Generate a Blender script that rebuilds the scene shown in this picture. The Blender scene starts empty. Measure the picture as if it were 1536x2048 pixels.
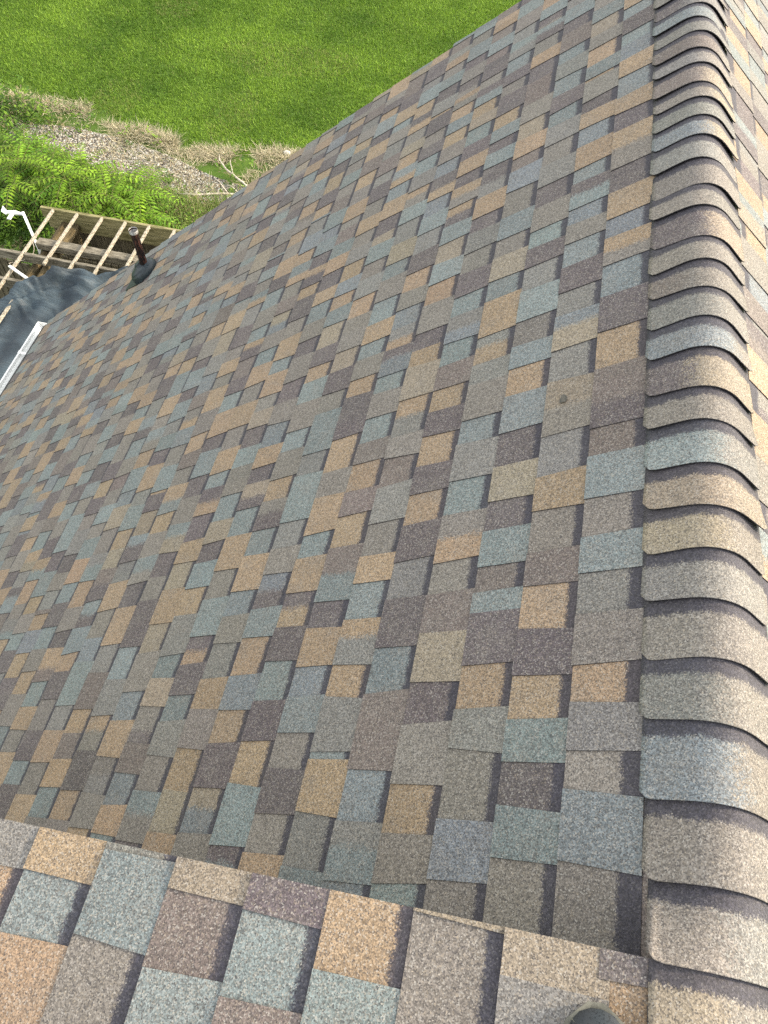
import bpy, math, random
import numpy as np
from mathutils import Matrix, Vector

R = math.radians
random.seed(11)
rng = np.random.default_rng(11)
scene = bpy.context.scene
col = scene.collection

# ------------------------------------------------------------------ camera, sky, sun, exposure
ZR = 6.46                                   # ridge height above the ground
CAM = Vector((-0.5784, 0.0, 1.3262 + ZR))
WM = np.array([[0.9784, 0.1918, -0.0774], [0.2038, -0.83, 0.5193], [0.0353, -0.5238, -0.8511]])
cam_d = bpy.data.cameras.new('camera')
cam_d.sensor_fit = 'VERTICAL'; cam_d.sensor_height = 36.0; cam_d.sensor_width = 27.0
cam_d.lens = 36.0 * 1503.0 / 2048.0
cam_d.clip_start = 0.05; cam_d.clip_end = 2000
cam = bpy.data.objects.new('camera', cam_d); col.objects.link(cam)
m3 = Matrix(((WM[0, 0], -WM[0, 1], -WM[0, 2]), (WM[1, 0], -WM[1, 1], -WM[1, 2]), (WM[2, 0], -WM[2, 1], -WM[2, 2])))
cam.matrix_world = Matrix.Translation(CAM) @ m3.to_quaternion().to_matrix().to_4x4()
scene.camera = cam

SUN_EL, SUN_AZ = 26.0, 22.0                 # azimuth measured from +X towards +Y
world = bpy.data.worlds.new('World'); scene.world = world; world.use_nodes = True
wn = world.node_tree.nodes; wl = world.node_tree.links
bg = wn['Background']; bg.inputs['Strength'].default_value = 0.15
sky = wn.new('ShaderNodeTexSky'); sky.sky_type = 'NISHITA'; sky.sun_disc = False
sky.sun_elevation = R(SUN_EL); sky.sun_rotation = R(90 - SUN_AZ)
sky.air_density = 1.0; sky.dust_density = 4.0; sky.ozone_density = 0.6
hs = wn.new('ShaderNodeHueSaturation'); hs.inputs['Saturation'].default_value = 0.14     # thin high haze: a paler sky
wl.new(sky.outputs[0], hs.inputs['Color']); mxw = wn.new('ShaderNodeMix'); mxw.data_type = 'RGBA'; mxw.inputs[0].default_value = 0.55; mxw.inputs[7].default_value = (3.0, 3.03, 3.05, 1)   # even veil of haze
wl.new(hs.outputs[0], mxw.inputs[6]); wl.new(mxw.outputs[2], bg.inputs['Color'])
sun_d = bpy.data.lights.new('sun', 'SUN'); sun_d.energy = 1.0; sun_d.angle = R(4); sun_d.color = (1.0, 0.76, 0.44)
sun = bpy.data.objects.new('sun', sun_d); col.objects.link(sun)
sdir = Vector((math.cos(R(SUN_EL)) * math.cos(R(SUN_AZ)), math.cos(R(SUN_EL)) * math.sin(R(SUN_AZ)), math.sin(R(SUN_EL))))
sun.rotation_euler = (-sdir).to_track_quat('-Z', 'Y').to_euler()
sun.location = (20, 10, 30)
scene.view_settings.view_transform = 'Standard'; scene.view_settings.look = 'None'
scene.view_settings.gamma = 1.0; scene.view_settings.use_curve_mapping = False
scene.view_settings.exposure = 2.0
scene.cycles.use_denoising = False
scene.cycles.max_bounces = 6

def project(P):
    """world points (N,3) -> photo pixels (1536x2048) and depth"""
    c = (np.asarray(P) - np.array(CAM)) @ WM
    return 768 + 1503 * c[:, 0] / c[:, 2], 1024 + 1503 * c[:, 1] / c[:, 2], c[:, 2]

# ------------------------------------------------------------------ helpers
def tag(o, label=None, cat=None, group=None, kind=None):
    if label: o['label'] = label
    if cat: o['category'] = cat
    if group: o['group'] = group
    if kind: o['kind'] = kind
    return o

def empty(name, loc=(0, 0, 0), parent=None):
    o = bpy.data.objects.new(name, None); col.objects.link(o); o.location = loc
    o.empty_display_size = 0.1
    if parent: o.parent = parent
    return o

def link(name, me, parent=None):
    o = bpy.data.objects.new(name, me); col.objects.link(o)
    if parent: o.parent = parent
    return o

def mesh_np(name, verts, faces, mats, midx=None, attrs=None, smooth=False):
    """verts (N,3); faces: (M,k) array or list of tuples"""
    me = bpy.data.meshes.new(name)
    verts = np.asarray(verts, np.float32)
    if isinstance(faces, np.ndarray):
        k = faces.shape[1]; loops = faces.astype(np.int32).ravel()
        tot = np.full(len(faces), k, np.int32)
    else:
        tot = np.array([len(f) for f in faces], np.int32)
        loops = np.concatenate([np.asarray(f, np.int32) for f in faces])
    start = np.concatenate([[0], np.cumsum(tot)[:-1]]).astype(np.int32)
    me.vertices.add(len(verts)); me.vertices.foreach_set('co', verts.ravel())
    me.loops.add(len(loops)); me.loops.foreach_set('vertex_index', loops)
    me.polygons.add(len(tot)); me.polygons.foreach_set('loop_start', start)
    try: me.polygons.foreach_set('loop_total', tot)
    except Exception: pass
    for m in mats: me.materials.append(m)
    if midx is not None: me.polygons.foreach_set('material_index', np.asarray(midx, np.int32))
    me.update(calc_edges=True)
    me.polygons.foreach_set('use_smooth', np.full(len(tot), bool(smooth)))
    for an, (ty, data) in (attrs or {}).items():
        a = me.attributes.new(an, ty, 'POINT')
        a.data.foreach_set('color' if 'COLOR' in ty else ('value' if ty == 'FLOAT' else 'vector'), np.asarray(data, np.float32).ravel())
    return me

class MB:
    """collects simple shapes into one mesh"""
    def __init__(s): s.v = []; s.f = []
    def add(s, vs, fs):
        b = len(s.v); s.v += [tuple(map(float, v)) for v in vs]; s.f += [tuple(b + i for i in f) for f in fs]; return s
    def box(s, lo, hi, jit=0.0):
        x0, y0, z0 = lo; x1, y1, z1 = hi
        vs = [(x0, y0, z0), (x1, y0, z0), (x1, y1, z0), (x0, y1, z0), (x0, y0, z1), (x1, y0, z1), (x1, y1, z1), (x0, y1, z1)]
        if jit: vs = [tuple(c + random.uniform(-jit, jit) for c in v) for v in vs]
        return s.add(vs, [(0, 3, 2, 1), (4, 5, 6, 7), (0, 1, 5, 4), (1, 2, 6, 5), (2, 3, 7, 6), (3, 0, 4, 7)])
    def bar(s, a, b, w, h, up=(0, 0, 1), bev=0.0):
        a = Vector(a); b = Vector(b); d = (b - a).normalized(); u = Vector(up)
        sx = d.cross(u).normalized(); u = sx.cross(d).normalized()
        prof = [(-w/2, -h/2), (w/2, -h/2), (w/2, h/2), (-w/2, h/2)]
        if bev:
            prof = [(-w/2+bev, -h/2), (w/2-bev, -h/2), (w/2, -h/2+bev), (w/2, h/2-bev), (w/2-bev, h/2), (-w/2+bev, h/2), (-w/2, h/2-bev), (-w/2, -h/2+bev)]
        n = len(prof)
        vs = [p + sx*x + u*y for p in (a, b) for x, y in prof]
        fs = [(i, (i+1) % n, n+(i+1) % n, n+i) for i in range(n)] + [tuple(range(n))[::-1], tuple(range(n, 2*n))]
        return s.add(vs, fs)
    def tube(s, pts, radii, n=10, caps=True):
        pts = [Vector(p) for p in pts]; rings = []
        ref = Vector((0.31, 0.2, 0.93))
        base = len(s.v)
        for i, p in enumerate(pts):
            d = (pts[min(i+1, len(pts)-1)] - pts[max(i-1, 0)]).normalized()
            x = d.cross(ref).normalized(); y = d.cross(x)
            for k in range(n):
                a = 2*math.pi*k/n
                s.v.append(tuple(p + (x*math.cos(a) + y*math.sin(a))*radii[i]))
        for i in range(len(pts)-1):
            for k in range(n):
                s.f.append((base+i*n+k, base+i*n+(k+1) % n, base+(i+1)*n+(k+1) % n, base+(i+1)*n+k))
        if caps:
            s.f.append(tuple(base+k for k in range(n))[::-1]); s.f.append(tuple(base+(len(pts)-1)*n+k for k in range(n)))
        return s
    def build(s, name, mat, parent=None, smooth=False):
        me = mesh_np(name, s.v, s.f, [mat], smooth=smooth)
        return link(name, me, parent)

# ------------------------------------------------------------------ materials
class NT:
    def __init__(s, name):
        s.m = bpy.data.materials.new(name); s.m.use_nodes = True
        s.t = s.m.node_tree; s.b = s.t.nodes['Principled BSDF']
        s.b.inputs['Specular IOR Level'].default_value = 0.25
    def n(s, ty, **kw):
        nd = s.t.nodes.new(ty)
        for k, v in kw.items():
            if k in nd.inputs.keys(): nd.inputs[k].default_value = v
            else: setattr(nd, k, v)
        return nd
    def l(s, a, b): s.t.links.new(a, b)
    def math(s, op, a, b=None, clamp=False):
        nd = s.n('ShaderNodeMath', operation=op); nd.use_clamp = clamp
        for i, x in enumerate((a, b)):
            if x is None: continue
            if isinstance(x, (int, float)): nd.inputs[i].default_value = x
            else: s.l(x, nd.inputs[i])
        return nd.outputs[0]
    def mix(s, fac, a, b, blend='MIX'):
        nd = s.n('ShaderNodeMix', data_type='RGBA', blend_type=blend)
        for sock, x in ((nd.inputs[0], fac), (nd.inputs[6], a), (nd.inputs[7], b)):
            if isinstance(x, (int, float)): sock.default_value = x
            elif isinstance(x, tuple): sock.default_value = (*x[:3], 1)
            else: s.l(x, sock)
        return nd.outputs[2]
    def ramp(s, fac, lo, hi):
        nd = s.n('ShaderNodeMapRange', interpolation_type='SMOOTHSTEP')
        s.l(fac, nd.inputs[0]); nd.inputs[1].default_value = lo; nd.inputs[2].default_value = hi
        return nd.outputs[0]
    def noise(s, vec, scale, detail=2.0, rough=0.5):
        nd = s.n('ShaderNodeTexNoise'); nd.inputs['Scale'].default_value = scale
        nd.inputs['Detail'].default_value = detail; nd.inputs['Roughness'].default_value = rough
        if vec is not None: s.l(vec, nd.inputs['Vector'])
        return nd.outputs['Fac']
    def pos(s): return s.n('ShaderNodeNewGeometry').outputs['Position']

def mat_shingle():
    t = NT('granule_shingle'); p = t.pos()
    ta = t.n('ShaderNodeAttribute', attribute_name='tone_a').outputs['Color']
    tb = t.n('ShaderNodeAttribute', attribute_name='tone_b').outputs['Color']
    mp = t.n('ShaderNodeAttribute', attribute_name='lay').outputs['Vector']
    sep = t.n('ShaderNodeSeparateXYZ'); t.l(mp, sep.inputs[0])
    vo = t.n('ShaderNodeTexVoronoi', feature='F1'); vo.inputs['Scale'].default_value = 420; t.l(p, vo.inputs['Vector'])
    vs = t.n('ShaderNodeSeparateColor'); t.l(vo.outputs['Color'], vs.inputs[0])
    n1 = t.noise(p, 120, 2); n2 = t.noise(p, 5.0, 3); n3 = t.noise(p, 34, 2)
    jit = t.math('MULTIPLY', t.math('SUBTRACT', vs.outputs[1], 0.5), 0.022)
    jit2 = t.math('MULTIPLY', t.math('SUBTRACT', n3, 0.5), 0.03)
    yy = t.math('ADD', t.math('ADD', sep.outputs[1], jit), jit2)
    base = t.mix(t.ramp(yy, -0.006, 0.006), ta, tb)
    base = t.mix(t.math('MULTIPLY', t.ramp(t.noise(p, 11, 3),   .48, .78), .32), base, (0.182, 0.164, 0.142))
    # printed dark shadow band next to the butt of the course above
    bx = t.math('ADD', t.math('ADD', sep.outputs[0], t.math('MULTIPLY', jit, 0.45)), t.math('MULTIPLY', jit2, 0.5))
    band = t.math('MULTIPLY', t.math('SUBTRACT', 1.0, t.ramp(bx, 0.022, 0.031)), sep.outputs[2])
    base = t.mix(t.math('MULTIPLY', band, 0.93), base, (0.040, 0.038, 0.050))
    g2 = t.math('MULTIPLY', t.math('GREATER_THAN', t.math('FRACT', t.math('MULTIPLY', vs.outputs[0], 7.31)), 0.72), t.math('SUBTRACT', 0.42, t.math('MULTIPLY', band, 0.35)))
    base = t.mix(g2, base, t.mix(vs.outputs[1], (0.085, 0.078, 0.082), (0.300, 0.250, 0.180)))
    # stone granules: pale, dark and ordinary grains
    lum = t.math('MULTIPLY_ADD', vs.outputs[0], 0.80)
    lum.node.inputs[2].default_value = 0.60
    lum = t.math('MULTIPLY', lum, t.math('ADD', 0.62, t.math('MULTIPLY', n1, 0.76)))
    lumc = t.n('ShaderNodeCombineColor'); [t.l(lum, lumc.inputs[i]) for i in range(3)]
    c = t.mix(1.0, base, lumc.outputs[0], 'MULTIPLY')
    pale = t.math('MULTIPLY', t.math('MULTIPLY', t.math('GREATER_THAN', vs.outputs[2], 0.91), 0.42), t.math('SUBTRACT', 1.0, t.math('MULTIPLY', band, 0.75)))
    c = t.mix(pale, c, (0.42, 0.40, 0.36))
    c = t.mix(t.math('MULTIPLY', t.math('LESS_THAN', vs.outputs[2], 0.13), 0.6), c, (0.045, 0.042, 0.045))
    wear = t.math('ADD', 0.86, t.math('MULTIPLY', n2, 0.28))
    wc = t.n('ShaderNodeCombineColor'); [t.l(wear, wc.inputs[i]) for i in range(3)]
    c = t.mix(1.0, c, wc.outputs[0], 'MULTIPLY')
    t.l(c, t.b.inputs['Base Color']); t.b.inputs['Roughness'].default_value = 0.75; t.b.inputs['Specular IOR Level'].default_value = 0.35
    bp = t.n('ShaderNodeBump'); bp.inputs['Strength'].default_value = 0.22; bp.inputs['Distance'].default_value = 0.0014
    t.l(t.math('ADD', vo.outputs['Distance'], vs.outputs[0]), bp.inputs['Height']); t.l(bp.outputs[0], t.b.inputs['Normal'])
    return t.m

def mat_simple(name, a, b, scale=8, detail=3, rough=0.8, stretch=None, bump=0.0, lo=0.35, hi=0.65, spec=0.25, metal=0.0):
    t = NT(name); p = t.pos()
    if stretch:
        mp = t.n('ShaderNodeMapping'); mp.inputs['Scale'].default_value = stretch; t.l(p, mp.inputs[0]); p = mp.outputs[0]
    n = t.noise(p, scale, detail, 0.6)
    t.l(t.mix(t.ramp(n, lo, hi), a, b), t.b.inputs['Base Color'])
    t.b.inputs['Roughness'].default_value = rough; t.b.inputs['Specular IOR Level'].default_value = spec
    t.b.inputs['Metallic'].default_value = metal
    if bump:
        bp = t.n('ShaderNodeBump'); bp.inputs['Strength'].default_value = bump; bp.inputs['Distance'].default_value = 0.01
        t.l(n, bp.inputs['Height']); t.l(bp.outputs[0], t.b.inputs['Normal'])
    return t.m

def mat_leaf(name, translucent=0.35, rough=0.6):
    """colour from the per-blade attribute 'tone'"""
    t = NT(name)
    a = t.n('ShaderNodeAttribute', attribute_name='tone').outputs['Color']
    t.l(a, t.b.inputs['Base Color']); t.b.inputs['Roughness'].default_value = rough
    tr = t.n('ShaderNodeBsdfTranslucent'); t.l(a, tr.inputs['Color'])
    mx = t.n('ShaderNodeMixShader'); mx.inputs[0].default_value = translucent
    t.l(t.b.outputs[0], mx.inputs[1]); t.l(tr.outputs[0], mx.inputs[2])
    t.l(mx.outputs[0], t.t.nodes['Material Output'].inputs['Surface'])
    return t.m

M = {}
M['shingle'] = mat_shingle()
M['edge'] = mat_simple('asphalt_cut_edge', (0.018, 0.018, 0.02), (0.045, 0.042, 0.045), 90, 2, 0.95)
M['deck'] = mat_simple('roof_underlay', (0.03, 0.03, 0.032), (0.05, 0.05, 0.05), 12)
M['white'] = mat_simple('white_aluminium', (0.74, 0.76, 0.74), (0.82, 0.83, 0.82), 5, 3, 0.35, spec=0.5)
M['gutter_in'] = mat_simple('gutter_inside', (0.45, 0.47, 0.42), (0.72, 0.73, 0.70), 14, 4, 0.5)
M['wall'] = mat_simple('vinyl_siding', (0.60, 0.59, 0.55), (0.68, 0.67, 0.63), 3, 3, 0.6)
M['wood'] = mat_simple('weathered_wood', (0.10, 0.085, 0.06), (0.30, 0.27, 0.21), 6, 5, 0.9, stretch=(14, 1.2, 14), bump=0.4)
M['wood_x'] = mat_simple('weathered_board', (0.07, 0.062, 0.045), (0.27, 0.245, 0.19), 6, 5, 0.9, stretch=(1.2, 14, 14), bump=0.5)
M['wood_green'] = mat_simple('mossy_board', (0.13, 0.12, 0.05), (0.30, 0.27, 0.14), 5, 5, 0.9, stretch=(1.0, 9, 9), bump=0.4)
M['lath'] = mat_simple('bleached_joist', (0.13, 0.11, 0.075), (0.42, 0.38, 0.30), 9, 5, 0.9, stretch=(10, 3, 10), bump=0.3, lo=0.3, hi=0.62)
M['plank'] = mat_simple('old_plank', (0.06, 0.052, 0.035), (0.19, 0.165, 0.11), 6, 5, 0.9, stretch=(9, 9, 1), bump=0.4)
M['log'] = mat_simple('round_timber', (0.05, 0.04, 0.02), (0.15, 0.115, 0.06), 5, 4, 0.9, stretch=(8, 1, 8), bump=0.3)
M['rubber'] = mat_simple('boot_plastic', (0.014, 0.022, 0.027), (0.024, 0.036, 0.042), 30, 2, 0.45, spec=0.4)
M['rust'] = mat_simple('rusty_pipe', (0.012, 0.008, 0.007), (0.11, 0.045, 0.03), 26, 5, 0.85, stretch=(2.5, 2.5, .6), bump=0.5, lo=0.42, hi=0.66)
M['pipe_rim'] = mat_simple('grey_pipe_rim', (0.28, 0.28, 0.27), (0.5, 0.5, 0.5), 60, 3, 0.6)
M['bark'] = mat_simple('bare_branch', (0.30, 0.26, 0.20), (0.55, 0.50, 0.42), 25, 3, 0.9)
M['stem'] = mat_simple('green_stem', (0.10, 0.13, 0.03), (0.17, 0.17, 0.06), 20, 2, 0.8)
M['leaf'] = mat_leaf('leaf', 0.35); M['grass'] = mat_leaf('grass_blade', 0.30, 0.7); M['dry'] = mat_leaf('dry_blade', 0.2, 0.85)
M['stone'] = mat_leaf('pebble', 0.0, 0.9)
M['sole'] = mat_simple('shoe_sole', (0.09, 0.09, 0.075), (0.19, 0.185, 0.15), 40, 3, 0.8)

# ------------------------------------------------------------------ ground
def mat_ground():
    t = NT('soil_and_turf'); p = t.pos()
    n = t.noise(p, 1.3, 4); n2 = t.noise(p, 45, 3, 0.7); n3 = t.noise(p, 0.35, 2)
    g = t.mix(t.ramp(n2, 0.3, 0.7), (0.04, 0.08, 0.010), (0.08, 0.145, 0.018))
    g = t.mix(t.ramp(n, 0.35, 0.7), g, (0.08, 0.14, 0.018))
    g = t.mix(t.math('MULTIPLY', t.ramp(n3, 0.6, 0.75), 0.3), g, (0.14, 0.12, 0.05))
    t.l(g, t.b.inputs['Base Color']); t.b.inputs['Roughness'].default_value = 0.95
    return t.m
M['ground'] = mat_ground()
M['gravel_bed'] = mat_simple('gravel_bed', (0.10, 0.085, 0.065), (0.24, 0.21, 0.17), 40, 4, 0.95, bump=0.4)
M['soil'] = mat_simple('dark_litter', (0.025, 0.02, 0.013), (0.085, 0.065, 0.04), 25, 4, 0.95, bump=0.5)

bm = MB().add([(-700, -700, 0), (700, -700, 0), (700, 700, 0), (-700, 700, 0)], [(0, 1, 2, 3)])
tag(bm.build('ground', M['ground']), kind='structure')

GRAVEL = [(-9.1, 11.05), (-8.2, 11.2), (-7.2, 11.1), (-6.3, 10.85), (-5.4, 10.5), (-4.7, 10.35), (-4.2, 10.2), (-4.3, 9.7), (-4.9, 9.6), (-5.6, 9.75), (-6.4, 9.95), (-7.4, 10.2), (-8.3, 10.35), (-9.1, 10.6)]
bm = MB().add([(x, y, 0.006) for x, y in GRAVEL][::-1], [tuple(range(len(GRAVEL)))])
tag(bm.build('gravel_bed', M['gravel_bed']), 'bed of pale gravel between the lawn and the weeds', 'gravel', kind='structure')
bm = MB().add([(-7.2, 4.2, 0.005), (-3.6, 4.2, 0.005), (-3.6, 8.2, 0.005), (-7.2, 8.2, 0.005)], [(0, 1, 2, 3)])
tag(bm.build('soil_patch', M['soil']), 'dark littered soil under the open deck frame', 'soil', kind='structure')

def inside(poly, x, y):
    r = np.zeros(len(x), bool); n = len(poly)
    for i in range(n):
        x0, y0 = poly[i]; x1, y1 = poly[(i+1) % n]
        c = ((y0 > y) != (y1 > y)) & (x < (x1-x0)*(y-y0)/(y1-y0+1e-12) + x0)
        r ^= c
    return r

def vnoise(x, y, s, seed=0):
    """cheap smooth 2-D value noise"""
    g = np.random.default_rng(seed).random((64, 64))
    x = x*s; y = y*s; xi = np.floor(x).astype(int); yi = np.floor(y).astype(int)
    fx = x-xi; fy = y-yi; fx = fx*fx*(3-2*fx); fy = fy*fy*(3-2*fy)
    a = g[xi % 64, yi % 64]; b = g[(xi+1) % 64, yi % 64]; c = g[xi % 64, (yi+1) % 64]; d = g[(xi+1) % 64, (yi+1) % 64]
    return a*(1-fx)*(1-fy) + b*fx*(1-fy) + c*(1-fx)*fy + d*fx*fy

def blades(name, x, y, h, w, tone, mat, lean=0.5, z0=0.0):
    n = len(x); az = rng.random(n)*2*np.pi; la = rng.random(n)*2*np.pi; ll = rng.random(n)*lean*h
    dx = np.cos(az)*w/2; dy = np.sin(az)*w/2
    v = np.zeros((n, 3, 3), np.float32)
    v[:, 0] = np.stack([x-dx, y-dy, np.full(n, z0)], 1); v[:, 1] = np.stack([x+dx, y+dy, np.full(n, z0)], 1)
    v[:, 2] = np.stack([x+np.cos(la)*ll, y+np.sin(la)*ll, z0+h], 1)
    t = np.ones((n, 3, 4), np.float32); t[:, :, :3] = tone[:, None, :]
    return mesh_np(name, v.reshape(-1, 3), np.arange(n*3).reshape(-1, 3), [mat], attrs={'tone': ('FLOAT_COLOR', t.reshape(-1, 4))})

# lawn edge: y as a function of x
EX = np.array([-16, -9.75, -9.0, -8.2, -7.4, -6.8, -6.0, -5.2, -4.5, -3.5, 6.0]); EY = np.array([11.9, 11.9, 11.85, 11.8, 11.55, 11.35, 11.2, 11.15, 11.4, 11.6, 11.7])
N = 700000
x = rng.uniform(-15, 10, N); y = rng.uniform(4.6, 21.5, N)
far_ = rng.random(N) < .78; y[far_] = rng.uniform(11.0, 21.5, far_.sum())
keep = (x > -3.5) & (y < 11.5) | (y > np.interp(x, EX, EY) + 0.18*(vnoise(x, y, 3.0, 5)-0.5) + rng.normal(0, .05, N)); x = x[keep]; y = y[keep]
n = len(x)
mo = vnoise(x, y, 0.7, 1)*0.55 + vnoise(x, y, 2.2, 2)*0.45; st = vnoise(x*0.25+y*.06, y*1.0 + x*.25, 3.1, 3)*.6 + .4*(.5+.5*np.sin((y + x*.28)*7.0 + 1.5*vnoise(x, y, .8, 44)))
dark = np.array([0.070, 0.150, 0.015]); lite = np.array([0.245, 0.385, 0.045]); dryc = np.array([0.25, 0.23, 0.10])
f = np.clip(-0.22 + 1.0*mo + 0.42*st + rng.normal(0, .20, n), 0, 1)[:, None]
tone = dark*(1-f) + lite*f
dp = ((vnoise(x, y, 0.9, 7) > 0.70) & (rng.random(n) < 0.30)) | (rng.random(n) < 0.03)
tone[dp] = tone[dp]*0.45 + dryc*0.55
tone *= rng.uniform(0.75, 1.25, (n, 1))
tag(link('lawn_grass', blades('lawn_grass', x, y, rng.uniform(.025, .060, n), rng.uniform(.010, .020, n), tone, M['grass'], 1.1)), 'mown green lawn grass beyond the gravel bed', 'grass', kind='stuff')
# straw-coloured dead grass along the lawn edge
n = 26000; x = np.where(rng.random(n) < .4, rng.uniform(-7.3, -4.2, n), rng.uniform(-10.5, -3.2, n)); y = np.interp(x, EX, EY) - 0.10 + 0.16*(vnoise(x, x*0, 2.2, 31)-.5) + rng.normal(0, .10, n)
m_ = rng.random(n) < .22; y[m_] -= rng.uniform(.1, 1.1, m_.sum())
k = vnoise(x, y, 1.8, 9) > 0.36; x = x[k]; y = y[k]; n = len(x)
tone = np.array([0.64, 0.57, 0.39])*rng.uniform(.45, 1.15, (n, 1)); g = rng.random(n) < .16; tone[g] = np.array([0.09, 0.14, 0.03])
tag(link('dry_grass', blades('dry_grass', x, y, rng.uniform(.025, .08, n)*(.5+1.1*vnoise(x, y, 4.0, 51)), rng.uniform(.008, .018, n), tone, M['dry'], 3.2)), 'straw coloured dead grass along the lawn edge', 'grass', kind='stuff')
# gravel pebbles
n = 26000; x = rng.uniform(-9.2, -4.1, n); y = rng.uniform(9.5, 11.25, n); k = inside(GRAVEL, x, y); x = x[k]; y = y[k]; n = len(x)
oc = np.array([(1, 0, 0), (0, 1, 0), (-1, 0, 0), (0, -1, 0), (0, 0, .7), (0, 0, -.7)], float); of = np.array([(0, 1, 4), (1, 2, 4), (2, 3, 4), (3, 0, 4)])
sc = rng.uniform(.008, .028, n); az = rng.random(n)*6.28
V = np.zeros((n, 6, 3)); jj = oc[None]*rng.uniform(.6, 1.25, (n, 6, 1))
V[:, :, 0] = x[:, None] + sc[:, None]*(jj[:, :, 0]*np.cos(az)[:, None] - jj[:, :, 1]*np.sin(az)[:, None])
V[:, :, 1] = y[:, None] + sc[:, None]*(jj[:, :, 0]*np.sin(az)[:, None] + jj[:, :, 1]*np.cos(az)[:, None])
V[:, :, 2] = 0.010 + sc[:, None]*jj[:, :, 2]*.8
T = np.ones((n, 6, 4)); base = np.array([[0.34, 0.33, 0.29], [0.19, 0.175, 0.15], [0.52, 0.50, 0.44], [0.27, 0.22, 0.15], [0.09, 0.08, 0.07]])[rng.integers(0, 5, n)]
T[:, :, :3] = (base*rng.uniform(.75, 1.2, (n, 1)))[:, None]
F = (np.arange(n)[:, None, None]*6 + of[None]).reshape(-1, 3)
tag(link('gravel', mesh_np('gravel', V.reshape(-1, 3), F, [M['stone']], attrs={'tone': ('FLOAT_COLOR', T.reshape(-1, 4))})), 'loose grey and buff pebbles in the gravel bed', 'gravel', kind='stuff')

# ------------------------------------------------------------------ house: roof planes
P40 = R(79.64/2); CP, SP = math.cos(P40), math.sin(P40)
PD = R(12.82); CD, SD = math.cos(PD), math.sin(PD)
def main_pt(u, v, h): return np.stack([-u*CP - h*SP, v + 0*u, ZR - u*SP + h*CP], -1)
def right_pt(u, v, h): return np.stack([u*CP + h*SP, v + 0*u, ZR - u*SP + h*CP], -1)
def dorm_pt(u, v, h): return np.stack([-u*CD - h*SD, v + 0*u, ZR + 0.02 - u*SD + h*CD], -1)
RAKE = 4.37; EAVE = 5.87; V0 = -3.2
house = empty('house', (-4.3, 0, 0))
tag(house, 'house with multicoloured asphalt shingle roof, white gutter and ridge caps', 'house')
def hpart(name, mb, mat, parent=house, smooth=False):
    vs = np.array(mb.v) - (np.array(house.location) if parent else 0)
    me = mesh_np(name, vs, mb.f, [mat], smooth=smooth)
    return link(name, me, parent)
def slab(fn, u0, u1, v0, v1, h0, h1):
    vs = [fn(np.float64(u), np.float64(v), np.float64(h)) for h in (h0, h1) for u, v in ((u0, v0), (u1, v0), (u1, v1), (u0, v1))]
    return MB().add(vs, [(0, 1, 2, 3), (7, 6, 5, 4), (0, 4, 5, 1), (1, 5, 6, 2), (2, 6, 7, 3), (3, 7, 4, 0)])
main_slope = hpart('roof_slope', slab(main_pt, 0.075, EAVE-0.01, V0, RAKE-0.02, -0.035, -0.006), M['deck'])
main_slope['label'] = 'steep slope of tan, slate blue, plum and taupe shingles'
right_slope = hpart('roof_slope', slab(right_pt, 0.075, EAVE-0.01, V0, RAKE-0.02, -0.035, -0.006), M['deck'])
right_slope['label'] = 'sunlit slope beyond the ridge caps'
dorm_slope = hpart('dormer_slope', slab(dorm_pt, 0.075, 2.75, V0, 0.095, -0.05, -0.006), M['deck'])
dorm_slope['label'] = 'shallow dormer slope with its rake edge over the steep slope'
# dormer cheek wall under the rake, dormer front wall
a = dorm_pt(np.float64(0.06), np.float64(0.0), np.float64(-.05)); b = dorm_pt(np.float64(2.6), np.float64(0.0), np.float64(-.05))
a2 = main_pt(np.float64(0.06), np.float64(0.0), np.float64(-.03)); xm = b[0]; um = -xm/CP; b2 = main_pt(np.float64(um), np.float64(0.0), np.float64(-.05))
mb = MB(); vs = [(p[0], y_, p[2]) for y_ in (0.055, -0.04) for p in (a, b, b2, a2)]
mb.add(vs, [(0, 1, 2, 3), (7, 6, 5, 4), (0, 4, 5, 1), (1, 5, 6, 2), (2, 6, 7, 3), (3, 7, 4, 0)])
hpart('dormer_wall', mb, M['wall'])
hpart('dormer_wall', MB().box((xm-.01, V0, b2[2]), (xm+.08, -0.05, b[2])), M['wall'])
# house walls
ez = ZR - EAVE*SP
hpart('wall', MB().box((-4.2, V0, 0), (-4.08, 4.12, ez+.16)), M['wall'])
hpart('wall', MB().box((4.08, V0, 0), (4.2, 4.12, ez+.16)), M['wall'])
mb = MB(); g = [(-4.07, 0), (4.07, 0), (4.07, ez+.30), (0, ZR-.1), (-4.07, ez+.30)]
mb.add([(x_, y_, z_) for y_ in (4.0, 4.11) for x_, z_ in g], [(4, 3, 2, 1, 0)[::-1], (5, 6, 7, 8, 9)[::-1]] + [(i, (i+1) % 5, 5+(i+1) % 5, 5+i) for i in range(5)])
hpart('gable_wall', mb, M['wall'])
# rake trim and fascia
for s_, fn in ((-1, main_pt), (1, right_pt)):
    mb = slab(fn, 0.05, EAVE-0.02, RAKE-0.055, RAKE-0.028, -0.17, -0.036); hpart('rake_board', mb, M['white'])
for sx in (-1, 1):
    xe = sx*EAVE*CP
    hpart('fascia', MB().box((min(xe+sx*-.03, xe+sx*-.005), V0, ez-.15), (max(xe+sx*-.03, xe+sx*-.005), RAKE-.06, ez-.03)), M['white'])
mb = slab(dorm_pt, 0.2, 2.7, 0.062, 0.088, -0.16, -0.051); hpart('dormer_rake_board', mb, M['white'])

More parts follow.
